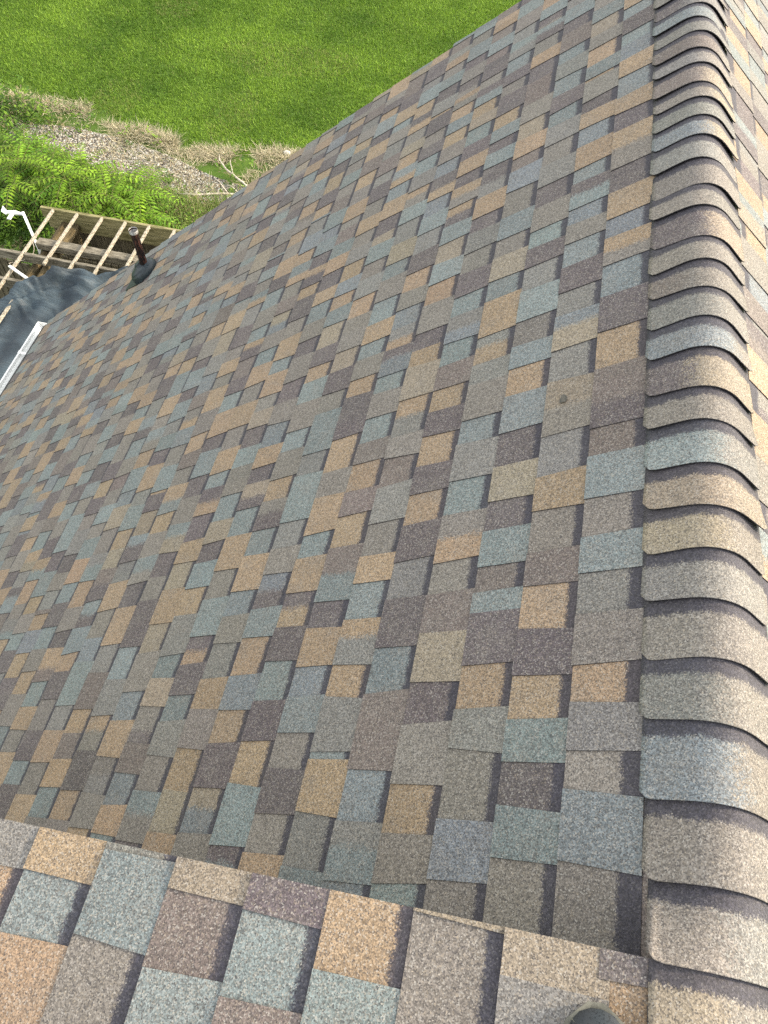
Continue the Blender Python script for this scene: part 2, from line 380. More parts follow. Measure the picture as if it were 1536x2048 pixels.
# gutter: open K-style trough along the eave
xo = -EAVE*CP + .062
prof = [(0.004, -.012), (0.004, -.115), (-.075, -.115), (-.092, -.075), (-.118, -.045), (-.120, -.012), (-.132, -.010), (-.132, -.022), (-.126, -.022), (-.124, -.050), (-.098, -.081), (-.080, -.120), (0.009, -.120), (0.009, -.012)]
yA, yB = V0, RAKE+.035
mb = MB(); vs = [(xo + px, y_, ez + pz) for y_ in (yA, yB) for px, pz in prof]; n = len(prof)
mb.add(vs, [(i, n+i, n+(i+1) % n, (i+1) % n) for i in range(n)])
gutter = hpart('gutter', mb, M['white'])
mb = MB(); cap = [(0.009, -.012), (0.009, -.120), (-.080, -.120), (-.098, -.081), (-.124, -.050), (-.132, -.012)]; n = len(cap)
mb.add([(xo + px, y_, ez + pz + (.004 if pz > -.02 else 0)) for y_ in (yB, yB+.003) for px, pz in cap], [tuple(range(n)), tuple(range(n, 2*n))[::-1]] + [(i, n+i, n+(i+1) % n, (i+1) % n) for i in range(n)])
def sub(name, mb, mat, parent, smooth=False):
    """child of a house part (parts sit at the house origin)"""
    vs = np.array(mb.v) - np.array(house.location)
    return link(name, mesh_np(name, vs, mb.f, [mat], smooth=smooth), parent)
sub('end_cap', mb, M['white'], gutter)
for yh in (4.02, 3.30, 2.55, 1.8):
    mb = MB().bar((xo+.0, yh, ez-.016), (xo-.126, yh, ez-.016), .022, .004).bar((xo-.112, yh, ez-.013), (xo-.134, yh, ez-.008), .036, .006)
    sub('hanger', mb, M['white'], gutter)

# ------------------------------------------------------------------ shingles
TONES = {'tan': (0.272, 0.196, 0.124), 'blue': (0.160, 0.187, 0.184), 'plum': (0.097, 0.081, 0.083), 'taupe': (0.172, 0.155, 0.134), 'grey': (0.165, 0.160, 0.147), 'cream': (0.235, 0.195, 0.142), 'brown': (0.142, 0.116, 0.103), 'slate': (0.150, 0.168, 0.178)}
PICK = ['tan']*25 + ['blue']*21 + ['plum']*20 + ['taupe']*18 + ['grey']*9 + ['brown']*3 + ['cream']*3 + ['slate']*3
def tone(nm):
    c = np.array(TONES[nm]); return np.clip(c*np.exp(rng.normal(0, .06))*(1 + rng.normal(0, .012, 3)), 0.02, 0.5)

def piece(fn, ua, ub, va, vb, tooth, ta, tb, split, slant, dz=0.0, lay_y=None):
    """one exposed tab: from the butt of the course above (ua) to its own butt (ub)"""
    h0, h1 = (0.0030, 0.0086) if tooth else (0.0006, 0.0052)
    h1 += dz
    ut = ua - 0.018
    hs = h0 - (h1-h0)*0.018/(ub-ua)
    s0, s1 = slant
    nseg = 3
    vs = []; lay = []
    us = [(ut, hs), (ua + (ub-ua)*0.5, (h0+h1)/2), (ub, h1)]
    for (u, h) in us:
        t = (u-ua)/(ub-ua)
        for v, s in ((va, s0), (vb, s1)):
            vv = v + s*t
            vs.append((u, vv, h)); lay.append((u-ua, (vv-split) if split is not None else -1.0, 0.0 if tooth else 1.0))
    nt = len(vs)
    for (u, h) in us:
        t = (u-ua)/(ub-ua)
        for v, s in ((va, s0), (vb, s1)):
            vs.append((u, v+s*t, -0.004)); lay.append((0, -1, 0))
    A = np.array(vs); W = fn(A[:, 0], A[:, 1], A[:, 2])
    f = [(0, 2, 3, 1), (2, 4, 5, 3), (4, 10, 11, 5), (0, 6, 8, 2), (2, 8, 10, 4), (1, 3, 9, 7), (3, 5, 11, 9)]
    if fn is not right_pt: pass
    else: f = [q[::-1] for q in f]
    mi = [0, 0, 1, 1, 1, 1, 1]
    col_a = np.ones((12, 4)); col_a[:, :3] = ta; col_b = np.ones((12, 4)); col_b[:, :3] = tb
    return W, f, mi, col_a, col_b, np.array(lay)

PREV = []
def course(fn, ua, ub, v0, v1, given=None, dz0=0.0):
    """list of tabs along one course; given = [(v_end, tooth, tone, tone2 or None), ...] from v0 upward"""
    out = []; v = v0; tooth = random.random() < 0.5; prev_s = 0.0
    items = list(given or []); off = random.uniform(-.0022, .0022); strip_end = v0 + random.uniform(.1, 1.0); dz = dz0; last = None; now = []
    while v < v1 - 0.004:
        if v > strip_end: strip_end = v + 1.0; off = random.uniform(-.0022, .0022); dz = dz0 + random.uniform(-.0006, .001)
        if items:
            ve, tooth, c1, c2 = items.pop(0); split = None
            w = ve - v
            if c2: split = v + w*random.uniform(.4, .6)
        else:
            w = random.uniform(.09, .15) if tooth else random.uniform(.08, .13)
            if random.random() < .07: w *= 1.5
            beside = {nm_ for a0, a1, nm_ in PREV if a0 < v + w*.8 and a1 > v + w*.2} if random.random() < .8 else set()
            pool = [q for q in PICK if q != last and q not in beside] or PICK
            c1 = random.choice(pool); c2 = None; split = None
            if w > .125 and random.random() < .35 or random.random() < .05:
                c2 = random.choice(PICK); split = v + w*random.uniform(.35, .65)
            if random.random() < .03: w = .02; c2 = None; split = None
        ve = min(v + w, v1)
        if v1 - ve < .03: ve = v1
        s1 = random.gauss(0, .0045) if ve < v1 else random.uniform(-.004, .006)
        ta = tone(c1); tb = tone(c2) if c2 else ta
        out.append(piece(fn, ua, ub + off + random.uniform(-.0006, .0006), v, ve, tooth, ta, tb, split, (prev_s, s1), dz) + ((v+ve)/2,))
        now.append((v, ve, c1)); prev_s = s1; v = ve; last = c2 or c1
        tooth = (not tooth) if random.random() < .93 else tooth
    PREV[:] = now
    return out

def area(W):
    q = W[[0, 4, 5, 1]]; px, py, d = project(q)
    if (d < .05).any(): return 0.0
    A = abs(np.dot(px, np.roll(py, 1)) - np.dot(py, np.roll(px, 1)))/2
    cx, cy = px.mean(), py.mean()
    if not (-60 < cx < 1596 and -60 < cy < 2108): return 0.0
    return A

def emit(pieces, parent, hidden=lambda W: False, limit=300, restname='shingle_courses'):
    org = np.array(house.location)
    sc = [(0.0 if hidden(p[0]) else area(p[0]), i) for i, p in enumerate(pieces)]
    big = {i for a_, i in sorted(sc, reverse=True)[:limit] if a_ > 60}
    rest = []
    for i, (W, f, mi, ca, cb, lay, _) in enumerate(pieces):
        if i in big:
            c = W.mean(0)
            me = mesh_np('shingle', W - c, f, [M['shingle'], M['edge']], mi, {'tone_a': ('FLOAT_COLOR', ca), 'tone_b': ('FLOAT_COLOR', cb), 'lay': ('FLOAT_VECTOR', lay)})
            o = link('shingle', me, parent); o.location = c - org
        else: rest.append((W, f, mi, ca, cb, lay))
    if rest:
        V = np.concatenate([r[0] for r in rest]) - org; F = []; MI = []; b = 0
        for r in rest:
            F += [tuple(b+k for k in q) for q in r[1]]; MI += r[2]; b += len(r[0])
        me = mesh_np(restname, V, F, [M['shingle'], M['edge']], MI, {'tone_a': ('FLOAT_COLOR', np.concatenate([r[3] for r in rest])), 'tone_b': ('FLOAT_COLOR', np.concatenate([r[4] for r in rest])), 'lay': ('FLOAT_VECTOR', np.concatenate([r[5] for r in rest]))})
        o = link(restname, me, parent); o['kind'] = 'stuff'

E1 = 0.143; U1 = 0.1737
T_, R_ = True, False
M0 = [(.085 + .29*(q+1), R_, ['brown', 'taupe', 'plum'][q % 3], None) for q in range(14)]
M1 = [(.245, R_, 'taupe', None), (.378, T_, 'slate', None), (.462, R_, 'taupe', None), (.558, T_, 'grey', None), (.648, R_, 'tan', None), (.764, T_, 'taupe', None), (.866, R_, 'grey', None), (.968, T_, 'blue', None), (1.072, R_, 'taupe', None), (1.204, T_, 'blue', None), (1.294, R_, 'brown', None), (1.45, T_, 'plum', 'brown'), (1.505, T_, 'brown', None), (1.647, R_, 'tan', None), (1.792, T_, 'plum', None), (1.932, R_, 'blue', None), (2.057, T_, 'taupe', 'tan'), (2.156, R_, 'slate', None), (2.292, T_, 'tan', None), (2.42, R_, 'plum', None), (2.64, T_, 'taupe', 'tan'), (2.746, R_, 'plum', None), (2.862, T_, 'tan', None), (2.995, R_, 'blue', None)]
M2 = [(.247, R_, 'taupe', None), (.341, T_, 'blue', None), (.437, R_, 'plum', None), (.53, T_, 'blue', None), (.625, R_, 'tan', None), (.734, T_, 'plum', None), (.852, R_, 'tan', None), (.949, T_, 'brown', None), (1.067, R_, 'taupe', None), (1.185, T_, 'tan', None), (1.317, R_, 'grey', None), (1.502, T_, 'taupe', 'cream'), (1.638, R_, 'grey', None)]
M3 = [(.20, R_, 'taupe', None), (.315, T_, 'slate', None), (.455, R_, 'taupe', None), (.56, T_, 'grey', None), (.665, R_, 'tan', None), (.80, T_, 'plum', None), (.86, T_, 'blue', None), (.93, R_, 'brown', None), (1.04, T_, 'blue', None), (1.13, R_, 'plum', None), (1.25, T_, 'cream', None)]
pieces = []
k = 0
while U1 + E1*k < EAVE + .12:
    ua = U1 + E1*(k-1); ub = U1 + E1*k
    if ub > EAVE + 0.02: break
    pieces += course(main_pt, max(ua, 0.075), ub, 0.085, RAKE + random.uniform(-.006, .006), {0: M0, 1: M1, 2: M2, 3: M3}.get(k), -.0075 if k == 0 else 0.0)
    k += 1
def under_dormer(W):
    c = W.mean(0); return c[1] < 0.12 + 0.04*abs(c[0])
emit(pieces, main_slope, under_dormer, 300)
pieces = []; k = 0
while U1 + E1*k < EAVE + .02:
    pieces += course(right_pt, max(U1 + E1*(k-1), .075), U1 + E1*k, V0, RAKE, None, -.0075 if k == 0 else 0.0); k += 1
emit(pieces, right_slope, lambda W: W[:, 0].mean() > 1.0, 120)

# dormer: butts at u = .064 + .1485 k
ED = 0.1485; UD = 0.064
DG = {  # course number -> tabs listed from the rake backwards (towards -y)
 8: [(.038, T_, 'grey', None), (-.10, R_, 'tan', None)], 
 7: [(.038, T_, 'tan', None), (-.061, R_, 'blue', None), (-.24, T_, 'tan', None)],
 6: [(.104, R_, 'grey', None), (-.046, T_, 'blue', None), (-.19, R_, 'taupe', None)],
 5: [(.060, T_, 'cream', None), (-.055, R_, 'brown', None), (-.20, T_, 'blue', None)],
 4: [(.052, T_, 'plum', None), (-.069, R_, 'blue', None), (-.20, T_, 'brown', None)],
 3: [(-.004, R_, 'tan', None), (-.13, T_, 'blue', None)],
 2: [(.104, T_, 'cream', None), (-.12, R_, 'taupe', None)],
 1: [(.046, T_, 'cream', None), (-.10, T_, 'grey', None)],
 0: [(.077, T_, 'plum', None), (-.04, R_, 'tan', None)]}
pieces = []
VR = 0.114
# the photograph's columns: course number c spans u from UD+ED*c to UD+ED*(c+1)
k = 0
while UD + ED*k < 2.75:
    ua = UD + ED*k; ub = ua + ED
    g = DG.get(k)
    if g:
        v = VR; sp_ = 0.0
        for ve, tooth, c1, c2 in g:
            ta = tone(c1); sn_ = random.gauss(0, .004)
            pieces.append(piece(dorm_pt, max(ua, .078), ub + random.uniform(-.002, .002), ve, v, tooth, ta, ta, None, (sn_, sp_), -.0045 if k == 0 else 0.0) + (0,)); v = ve; sp_ = sn_
        pieces += course(dorm_pt, max(ua, .078), ub, V0+2.2 if k < 8 else -.7, v)
    else:
        pieces += course(dorm_pt, max(ua, .078), ub, -.9, VR)
    k += 1
emit(pieces, dorm_slope, lambda W: False, 120)

# ------------------------------------------------------------------ ridge caps
def ridge_profile(dormer, left=.142):
    ss = np.linspace(-left, .150, 25); pts = []
    def raw(s):
        if s >= 0: return np.array([s*CP, -s*SP])
        return np.array([s*CD, s*SD + .022]) if dormer else np.array([s*CP, s*SP])
    for s in ss:
        w = .072; q = np.mean([raw(s + w*t) for t in np.linspace(-1, 1, 13)], 0)
        pts.append(q)
    return ss, np.array(pts)
STEP = ridge_profile(True)[1]
CAPV = [-.46, -.34, -.23, -.115, 0.0, .112, .234, .371, .515, .638, .768, .884, 1.0, 1.108, 1.233, 1.341, 1.47, 1.577, 1.698, 1.8, 1.908, 2.046, 2.143, 2.271, 2.393, 2.507, 2.611, 2.704, 2.832, 2.934, 3.047, 3.15, 3.26, 3.37, 3.48, 3.6, 3.71, 3.82, 3.94, 4.05, 4.16, 4.27]
CAPT = ['taupe', 'grey', 'taupe', 'taupe', 'cream', 'taupe', 'taupe', 'slate', 'grey', 'taupe', 'grey', 'cream', 'cream', 'blue', 'taupe', 'plum', 'slate', 'grey', 'brown', 'taupe', 'plum', 'taupe', 'taupe', 'grey', 'slate', 'grey']
org = np.array(house.location)
for i, v0 in enumerate(CAPV[:-1]):
    nxt = CAPV[i+1]; step_cap = abs(v0 - .112) < 1e-6; v1 = nxt + (.004 if abs(nxt - .112) < 1e-6 else .05)
    dorm = v0 < 0.06
    ss, pr = ridge_profile(dorm, .142 if dorm else float(np.interp(v0, [.1, .35, .6, 1.0, 2.2, 3.4], [.145, .156, .165, .170, .176, .188])))
    d = np.gradient(pr, axis=0); nrm = np.stack([-d[:, 1], d[:, 0]], 1); nrm /= np.linalg.norm(nrm, axis=1)[:, None]
    nv = 7; A = len(ss); top = []; lay = []
    lift = random.uniform(.003, .0055); bow = random.uniform(-.006, .006); wob = random.uniform(-.004, .004)
    gap = random.choice([0, 0, 0, .005, .010])
    gapL = random.choice([0, 0, 0, .004])
    rl, rr = random.uniform(.022, .034), random.uniform(.010, .02)
    sk = random.uniform(-.010, .010)
    for j in range(nv):
        t = [0, .012, .035, .10, .3, .65, 1.0][j]
        for a_ in range(A):
            e = (ss[a_]-ss[0])/(ss[-1]-ss[0])
            # rounded near corners
            dl_, dr_ = ss[a_]-ss[0], ss[-1]-ss[a_]
            cr = 0.0
            if dl_ < rl: cr = rl*.62*(1-math.sqrt(max(0, 1-(1-dl_/rl)**2)))
            if dr_ < rr: cr = rr*.7*(1-math.sqrt(max(0, 1-(1-dr_/rr)**2)))
            vv = v0 + sk*(e-.5) + bow*math.sin(math.pi*e) + cr*(1-t) + (v1-v0)*t
            h = .0075 + lift*(1-t)**1.3 - .004*t + .002*math.sin(math.pi*e)
            h += gap*max(0, (e-.55)/.45)**1.5*(1-t)**3 + gapL*max(0, (.35-e)/.35)*(1-t)**3
            side = .012*(e-.5)*0
            bp_ = pr[a_] if not step_cap else pr[a_]*min(1, t*1.6) + STEP[a_]*(1-min(1, t*1.6))
            x_, z_ = bp_ + nrm[a_]*h + np.array([wob, 0])
            top.append((x_, vv, ZR + z_)); lay.append((nxt - vv - .002, (ss[a_]+.02), 1.0))
    top = np.array(top); NTOP = len(top)
    bot = top.copy()
    for j in range(nv):
        for a_ in range(A):
            bot[j*A+a_, [0, 2]] -= nrm[a_]*.0032
    V = np.concatenate([top, bot]); F = []; MI = []
    for j in range(nv-1):
        for a_ in range(A-1):
            p = j*A+a_; F.append((p, p+1, p+A+1, p+A)); MI.append(0)
            F.append((NTOP+p, NTOP+p+A, NTOP+p+A+1, NTOP+p+1)); MI.append(1)
    for a_ in range(A-1): F.append((a_, NTOP+a_, NTOP+a_+1, a_+1)); MI.append(1)
    for j in range(nv-1):
        p = j*A; F.append((p, p+A, NTOP+p+A, NTOP+p)); MI.append(1)
        p = j*A+A-1; F.append((p, NTOP+p, NTOP+p+A, p+A)); MI.append(1)
    nm = CAPT[i] if i < len(CAPT) else random.choice(['taupe', 'grey', 'taupe', 'plum', 'slate', 'cream', 'brown'])
    ta = tone(nm); tb = tone(random.choice(['taupe', 'cream', 'grey', 'taupe', nm]))
    ca = np.ones((len(V), 4)); ca[:, :3] = ta; cb = np.ones((len(V), 4)); cb[:, :3] = tb
    lay = np.array(lay); c0 = random.uniform(-.08, .1); lay[:, 1] = (lay[:, 1] - c0)*.35
    c = V.mean(0)
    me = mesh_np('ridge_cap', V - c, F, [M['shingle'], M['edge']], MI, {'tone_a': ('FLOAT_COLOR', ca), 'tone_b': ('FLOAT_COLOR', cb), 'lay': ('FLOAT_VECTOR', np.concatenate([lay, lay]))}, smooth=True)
    o = link('ridge_cap', me, house); o.location = c - org

# ------------------------------------------------------------------ vent pipe, worn spot
B0 = main_pt(np.float64(4.02), np.float64(4.03), np.float64(0.0))
def frame_main(u, v, h): return main_pt(np.float64(4.02+u), np.float64(4.03+v), np.float64(h))
nseg = 28
def tilted_lathe(rows):
    """rows: (ru, rv, h, shift) ellipses stacked off the slope; h measured along world z blend"""
    mb = MB(); vs = []
    for (r_, hn, up) in rows:
        for k in range(nseg):
            a_ = 2*math.pi*k/nseg
            p = frame_main(r_*math.cos(a_), r_*math.sin(a_), hn); p = p + np.array([0, 0, up]); vs.append(p)
    fs = []
    for i in range(len(rows)-1):
        for k in range(nseg): fs.append((i*nseg+k, i*nseg+(k+1) % nseg, (i+1)*nseg+(k+1) % nseg, (i+1)*nseg+k))
    fs.append(tuple((len(rows)-1)*nseg+k for k in range(nseg)))
    return mb.add(vs, fs)
mb = MB()
pts = [(B0[0], B0[1], B0[2]-.05), (B0[0], B0[1], B0[2]+.12), (B0[0]-.004, B0[1]+.002, B0[2]+.24), (B0[0]-.008, B0[1]+.002, B0[2]+.375)]
mb.tube(pts, [.028, .028, .027, .029], 16, caps=False)
pipe = hpart('vent_pipe', mb, M['rust'], smooth=True); pipe['label'] = 'rusty vent pipe rising through a dark rubber boot'
mb = MB().tube([(B0[0]-.008, B0[1]+.002, B0[2]+.355), (B0[0]-.008, B0[1]+.002, B0[2]+.382)], [.031, .031], 16, caps=False).tube([(B0[0]-.008, B0[1]+.002, B0[2]+.3819), (B0[0]-.008, B0[1]+.002, B0[2]+.31)], [.0309, .022], 16, caps=False)
sub('pipe_rim', mb, M['pipe_rim'], pipe)
mb = tilted_lathe([(.112, .004, 0), (.114, .014, 0), (.112, .040, 0), (.106, .050, 0), (.096, .053, 0), (.094, .060, 0), (.088, .066, 0), (.060, .070, .004), (.042, .073, .012), (.035, .074, .022), (.033, .074, .032), (.027, .074, .033)])
sub('rubber_boot', mb, M['rubber'], pipe, True)
mb = slab(main_pt, 3.80, 4.30, 3.83, 4.23, .0095, .011); sub('flashing', MB().add([frame_main(u, v, h) for h in (.0105, .012) for u, v in ((-.04, -.13), (.20, -.10), (.20, .10), (-.04, .13))], [(0, 1, 2, 3), (7, 6, 5, 4), (0, 4, 5, 1), (1, 5, 6, 2), (2, 6, 7, 3), (3, 7, 4, 0)]), M['rubber'], pipe)
mb = MB(); vs = []
for k in range(11):
    a_ = 2*math.pi*k/11; r_ = random.uniform(.008, .013); vs.append(main_pt(np.float64(.403+r_*math.cos(a_)), np.float64(1.43+r_*1.5*math.sin(a_)), np.float64(.0105)))
hpart('worn_spot', mb.add(vs, [tuple(range(11))]), mat_simple('bare_asphalt', (0.07, 0.07, 0.062), (0.13, 0.12, 0.10), 160, 3, .9), main_slope)

# ------------------------------------------------------------------ open deck frame beyond the gable end
ZF = 1.2
deck = empty('deck_frame', (-5.6, 6.9, 0)); tag(deck, 'weathered open timber deck frame with bare joists beside the weeds', 'deck frame')
def dpart(name, mb, mat, smooth=False):
    return link(name, mesh_np(name, np.array(mb.v) - np.array(deck.location), mb.f, [mat], smooth=smooth), deck)
JX = [-6.47, -6.13, -5.785, -5.45, -5.11, -4.77, -4.43]; JE = [5.35, 6.66, 6.35, 5.3, 5.2, 5.2, 5.2]
for xj, ye in zip(JX, JE):
    dpart('joist', MB().bar((xj, ye, ZF-.02), (xj+random.uniform(-.01, .01), 7.68, ZF-.02), .030, .040, bev=.004), M['lath'])
dpart('rim_board', MB().bar((-6.66, 7.71, ZF-.09), (-4.0, 7.69, ZF-.09), .045, .15, bev=.004), M['wood_green'])
dpart('rim_board', MB().bar((-6.62, 7.715, ZF-.255), (-4.0, 7.695, ZF-.255), .045, .15, bev=.004), M['wood_green'])
dpart('beam', MB().bar((-6.43, 7.10, ZF-.095), (-4.0, 7.06, ZF-.095), .125, .10, bev=.006), M['wood_x'])
dpart('beam', MB().bar((-7.4, 6.80, ZF-.075), (-4.0, 6.76, ZF-.075), .045, .13, bev=.004), M['wood_x'])
dpart('beam', MB().bar((-6.55, 6.31, ZF-.075), (-4.0, 6.27, ZF-.075), .045, .13, bev=.004), M['wood_x'])
dpart('beam', MB().bar((-6.55, 5.55, ZF-.075), (-4.0, 5.5, ZF-.075), .045, .13, bev=.004), M['wood_x'])
for dx in (0.07, .22):
    dpart('stringer', MB().tube([(-6.44+dx, 4.9, ZF-.22), (-6.44+dx, 6.3, ZF-.22), (-6.42+dx, 7.66, ZF-.22)], [.058, .06, .058], 10), M['log'], True)
for xp, yp in ((-6.24, 7.62), (-4.2, 7.6), (-6.3, 5.2), (-4.3, 5.2), (-5.55, 6.86)):
    dpart('post', MB().box((xp-.05, yp-.05, 0), (xp+.05, yp+.05, ZF-.19)), M['log'])
xb = -6.1; kb = 0
while xb < -4.2:
    w = random.uniform(.083, .093); zt = ZF-.16+random.uniform(-.02, .01)
    dpart('fence_board', MB().box((xb, 7.0, .02), (xb+w, 7.02+random.uniform(0, .008), zt), .003), M['plank'])
    xb += w + random.uniform(.008, .016)
xb = -6.62
while xb < -4.2:
    w = random.uniform(.10, .13)
    dpart('skirt_board', MB().box((xb, 7.745, .02), (xb+w, 7.765+random.uniform(0, .006), ZF-.34+random.uniform(-.01, .01)), .003), M['plank'])
    xb += w + random.uniform(.003, .008)
# rest of the old fence to the side, half lost in the weeds
fen = empty('old_fence', (-7.0, 6.9, 0)); tag(fen, 'short grey fence of narrow upright boards sinking into weeds', 'fence')
xb = -7.45
while xb < -6.55:
    w = random.uniform(.08, .092); o = MB().box((xb-(-7.0), -.01, 0), (xb+w+7.0, .012, .92+random.uniform(-.05, .03)), .004).build('fence_board', M['plank'], fen); xb += w+.013
MB().bar((-.45, .035, .75), (.42, .035, .75), .035, .07).build('fence_rail', M['plank'], fen)

# mesh tarp thrown over the near part of the frame
def mat_tarp():
    t = NT('mesh_tarp'); p = t.pos()
    n = t.noise(p, 2.6, 4); n2 = t.noise(p, 14, 3)
    wv = t.n('ShaderNodeTexWave', wave_type='BANDS', bands_direction='Y'); wv.inputs['Scale'].default_value = 9; wv.inputs['Distortion'].default_value = 2.5; t.l(p, wv.inputs['Vector'])
    c = t.mix(t.ramp(n, .35, .7), (0.020, 0.031, 0.041), (0.050, 0.074, 0.092))
    c = t.mix(t.math('MULTIPLY', t.ramp(n2, .5, .8), .35), c, (0.075, 0.085, 0.085))
    c = t.mix(t.math('MULTIPLY', wv.outputs['Fac'], .3), c, (0.015, 0.021, 0.027))
    t.l(c, t.b.inputs['Base Color']); t.b.inputs['Roughness'].default_value = .6; t.b.inputs['Specular IOR Level'].default_value = .35
    bp = t.n('ShaderNodeBump'); bp.inputs['Strength'].default_value = .4; bp.inputs['Distance'].default_value = .02; t.l(n2, bp.inputs['Height']); t.l(bp.outputs[0], t.b.inputs['Normal'])
    return t.m
M['tarp'] = mat_tarp()
nx, ny = 150, 130
gx = np.linspace(-7.3, -4.05, nx); edge = np.interp(gx, [-7.3, -6.9, -6.5, -6.3, -6.0, -5.8, -5.45, -5.15, -4.9, -4.05], [5.25, 5.45, 5.80, 6.05, 6.42, 6.58, 6.66, 6.70, 6.95, 7.25])
V = []; FOLDS = []
for q in range(26):
    a_ = random.uniform(-.9, .9); FOLDS.append((math.sin(a_), math.cos(a_), math.sin(a_)*random.uniform(-6.6, -4.6)+math.cos(a_)*random.uniform(5.3, 6.7), random.uniform(-.05, .06)))
for i in range(nx):
    for j in range(ny):
        t_ = j/(ny-1); yy = 3.9 + (edge[i]-3.9)*t_
        dd = edge[i]-yy
        z = ZF + .045
        # sag between joists
        ph = ((gx[i]+6.47)/.34) % 1.0; z -= .035*math.sin(math.pi*ph)**2*min(1, dd/.25+.3)
        # bunched roll of loose cloth along the edge
        z += .16*math.exp(-((dd-.20)/.13)**2)*(.65+.35*math.sin(gx[i]*5.3+1.2)) + .05*math.exp(-((dd-.52+.1*math.sin(gx[i]*3))/.05)**2)
        z += .03*math.sin(gx[i]*9+yy*4)*math.exp(-dd*2.2) + .018*math.sin(gx[i]*17-yy*13)*math.exp(-dd*1.6)
        for (fa, fb, fc, am) in FOLDS: z += am*math.exp(-(((gx[i]*fa + yy*fb + .12*math.sin(3*gx[i]+2*yy) - fc)/.026)**2))*math.exp(-dd*.9)
        z -= .13*max(0, 1-dd/.09)**1.5
        if gx[i] < -6.5: z -= .9*min(1, (-6.5-gx[i])/.5)**1.2*1.0
        V.append((gx[i], yy + .03*math.sin(gx[i]*11)*t_, z))
V = np.array(V); F = [(i*ny+j, (i+1)*ny+j, (i+1)*ny+j+1, i*ny+j+1) for i in range(nx-1) for j in range(ny-1)]
o = link('tarp', mesh_np('tarp', V - np.array([-5.6, 5.5, 0]), F, [M['tarp']], smooth=True)); o.location = (-5.6, 5.5, 0)
tag(o, 'rumpled dark blue mesh tarp thrown over the deck joists', 'tarp')
for k, (xa, ya, xb_, yb_) in enumerate([(-6.13, 4.4, -6.13, 5.95)]):
    o = MB().bar((0, ya-5, 0), (0, yb_-5, 0), .035, .02).build('batten', M['lath']); o.location = (xa, 5, ZF+.07)
    tag(o, 'pale wooden batten lying on the blue tarp', 'batten')

# white bent metal frame in the weeds, and a loose white bar across the joists
fr = empty('metal_frame', (-7.1, 7.3, 0)); tag(fr, 'broken white metal frame sticking up beside the deck frame', 'metal frame')
def fpart(name, mb): return link(name, mesh_np(name, np.array(mb.v) - np.array(fr.location), mb.f, [M['white']]), fr)
fpart('upright', MB().bar((-6.55, 7.20, .9), (-6.80, 7.50, 1.22), .035, .03).bar((-6.55, 7.2, .9), (-6.50, 7.0, 0.0), .03, .03))
fpart('crossbar', MB().bar((-6.79, 7.49, 1.2), (-6.98, 7.46, 1.2), .03, .025))
fpart('plate', MB().add([(-7.13, 7.58, 1.2), (-7.10, 7.47, 1.2), (-7.02, 7.44, 1.19), (-6.97, 7.5, 1.2), (-6.97, 7.36, 1.19), (-6.92, 7.36, 1.19), (-6.91, 7.49, 1.2), (-6.84, 7.51, 1.2), (-6.93, 7.53, 1.2), (-7.03, 7.50, 1.2),
    (-7.13, 7.58, 1.188), (-7.10, 7.47, 1.188), (-7.02, 7.44, 1.178), (-6.97, 7.5, 1.188), (-6.97, 7.36, 1.178), (-6.92, 7.36, 1.178), (-6.91, 7.49, 1.188), (-6.84, 7.51, 1.188), (-6.93, 7.53, 1.188), (-7.03, 7.50, 1.188)],
    [(0, 1, 2, 9), (9, 2, 3), (9, 3, 6, 8), (3, 4, 5, 6), (8, 6, 7), (10, 19, 12, 11), (19, 13, 12), (19, 18, 16, 13), (13, 16, 15, 14), (18, 17, 16)] + [(i, 10+i, 10+(i+1) % 10, (i+1) % 10) for i in range(10)]))
o = MB().bar((-.20, .10, 0), (.20, -.10, 0), .032, .02).build('white_bar', M['white']); o.location = (-6.30, 6.40, ZF+.012)
tag(o, 'loose white metal bar lying across the deck joists', 'bar')
def cord(name, pts, label):
    o = MB().tube(pts, [.004]*len(pts), 6).build(name, M['bark'], None, True); tag(o, label, 'cord'); return o
cord('cord', [(-6.47+.12*math.sin(t*5.2)*.6, 7.05-.5*t, ZF+.006-.10*math.sin(t*3.1)) for t in np.linspace(0, 1, 14)], 'thin pale cord looped round the outermost bare joist')

# ------------------------------------------------------------------ plants
def leafset():
    return [], [], []
def leaflet(V, F, T, base, d, up, L, w, c):
    """pointed leaflet: 6 verts, 4 tris, folded along its midrib"""
    s = d.cross(up).normalized(); b = len(V)
    tip = base + d*L - up*L*.18; mid = base + d*L*.45 + up*.0
    V += [base, mid - s*w + up*w*.35, mid, mid + s*w + up*w*.35, tip]
    F += [(b, b+2, b+1), (b, b+3, b+2), (b+1, b+2, b+4), (b+2, b+3, b+4)]
    T += [c]*5

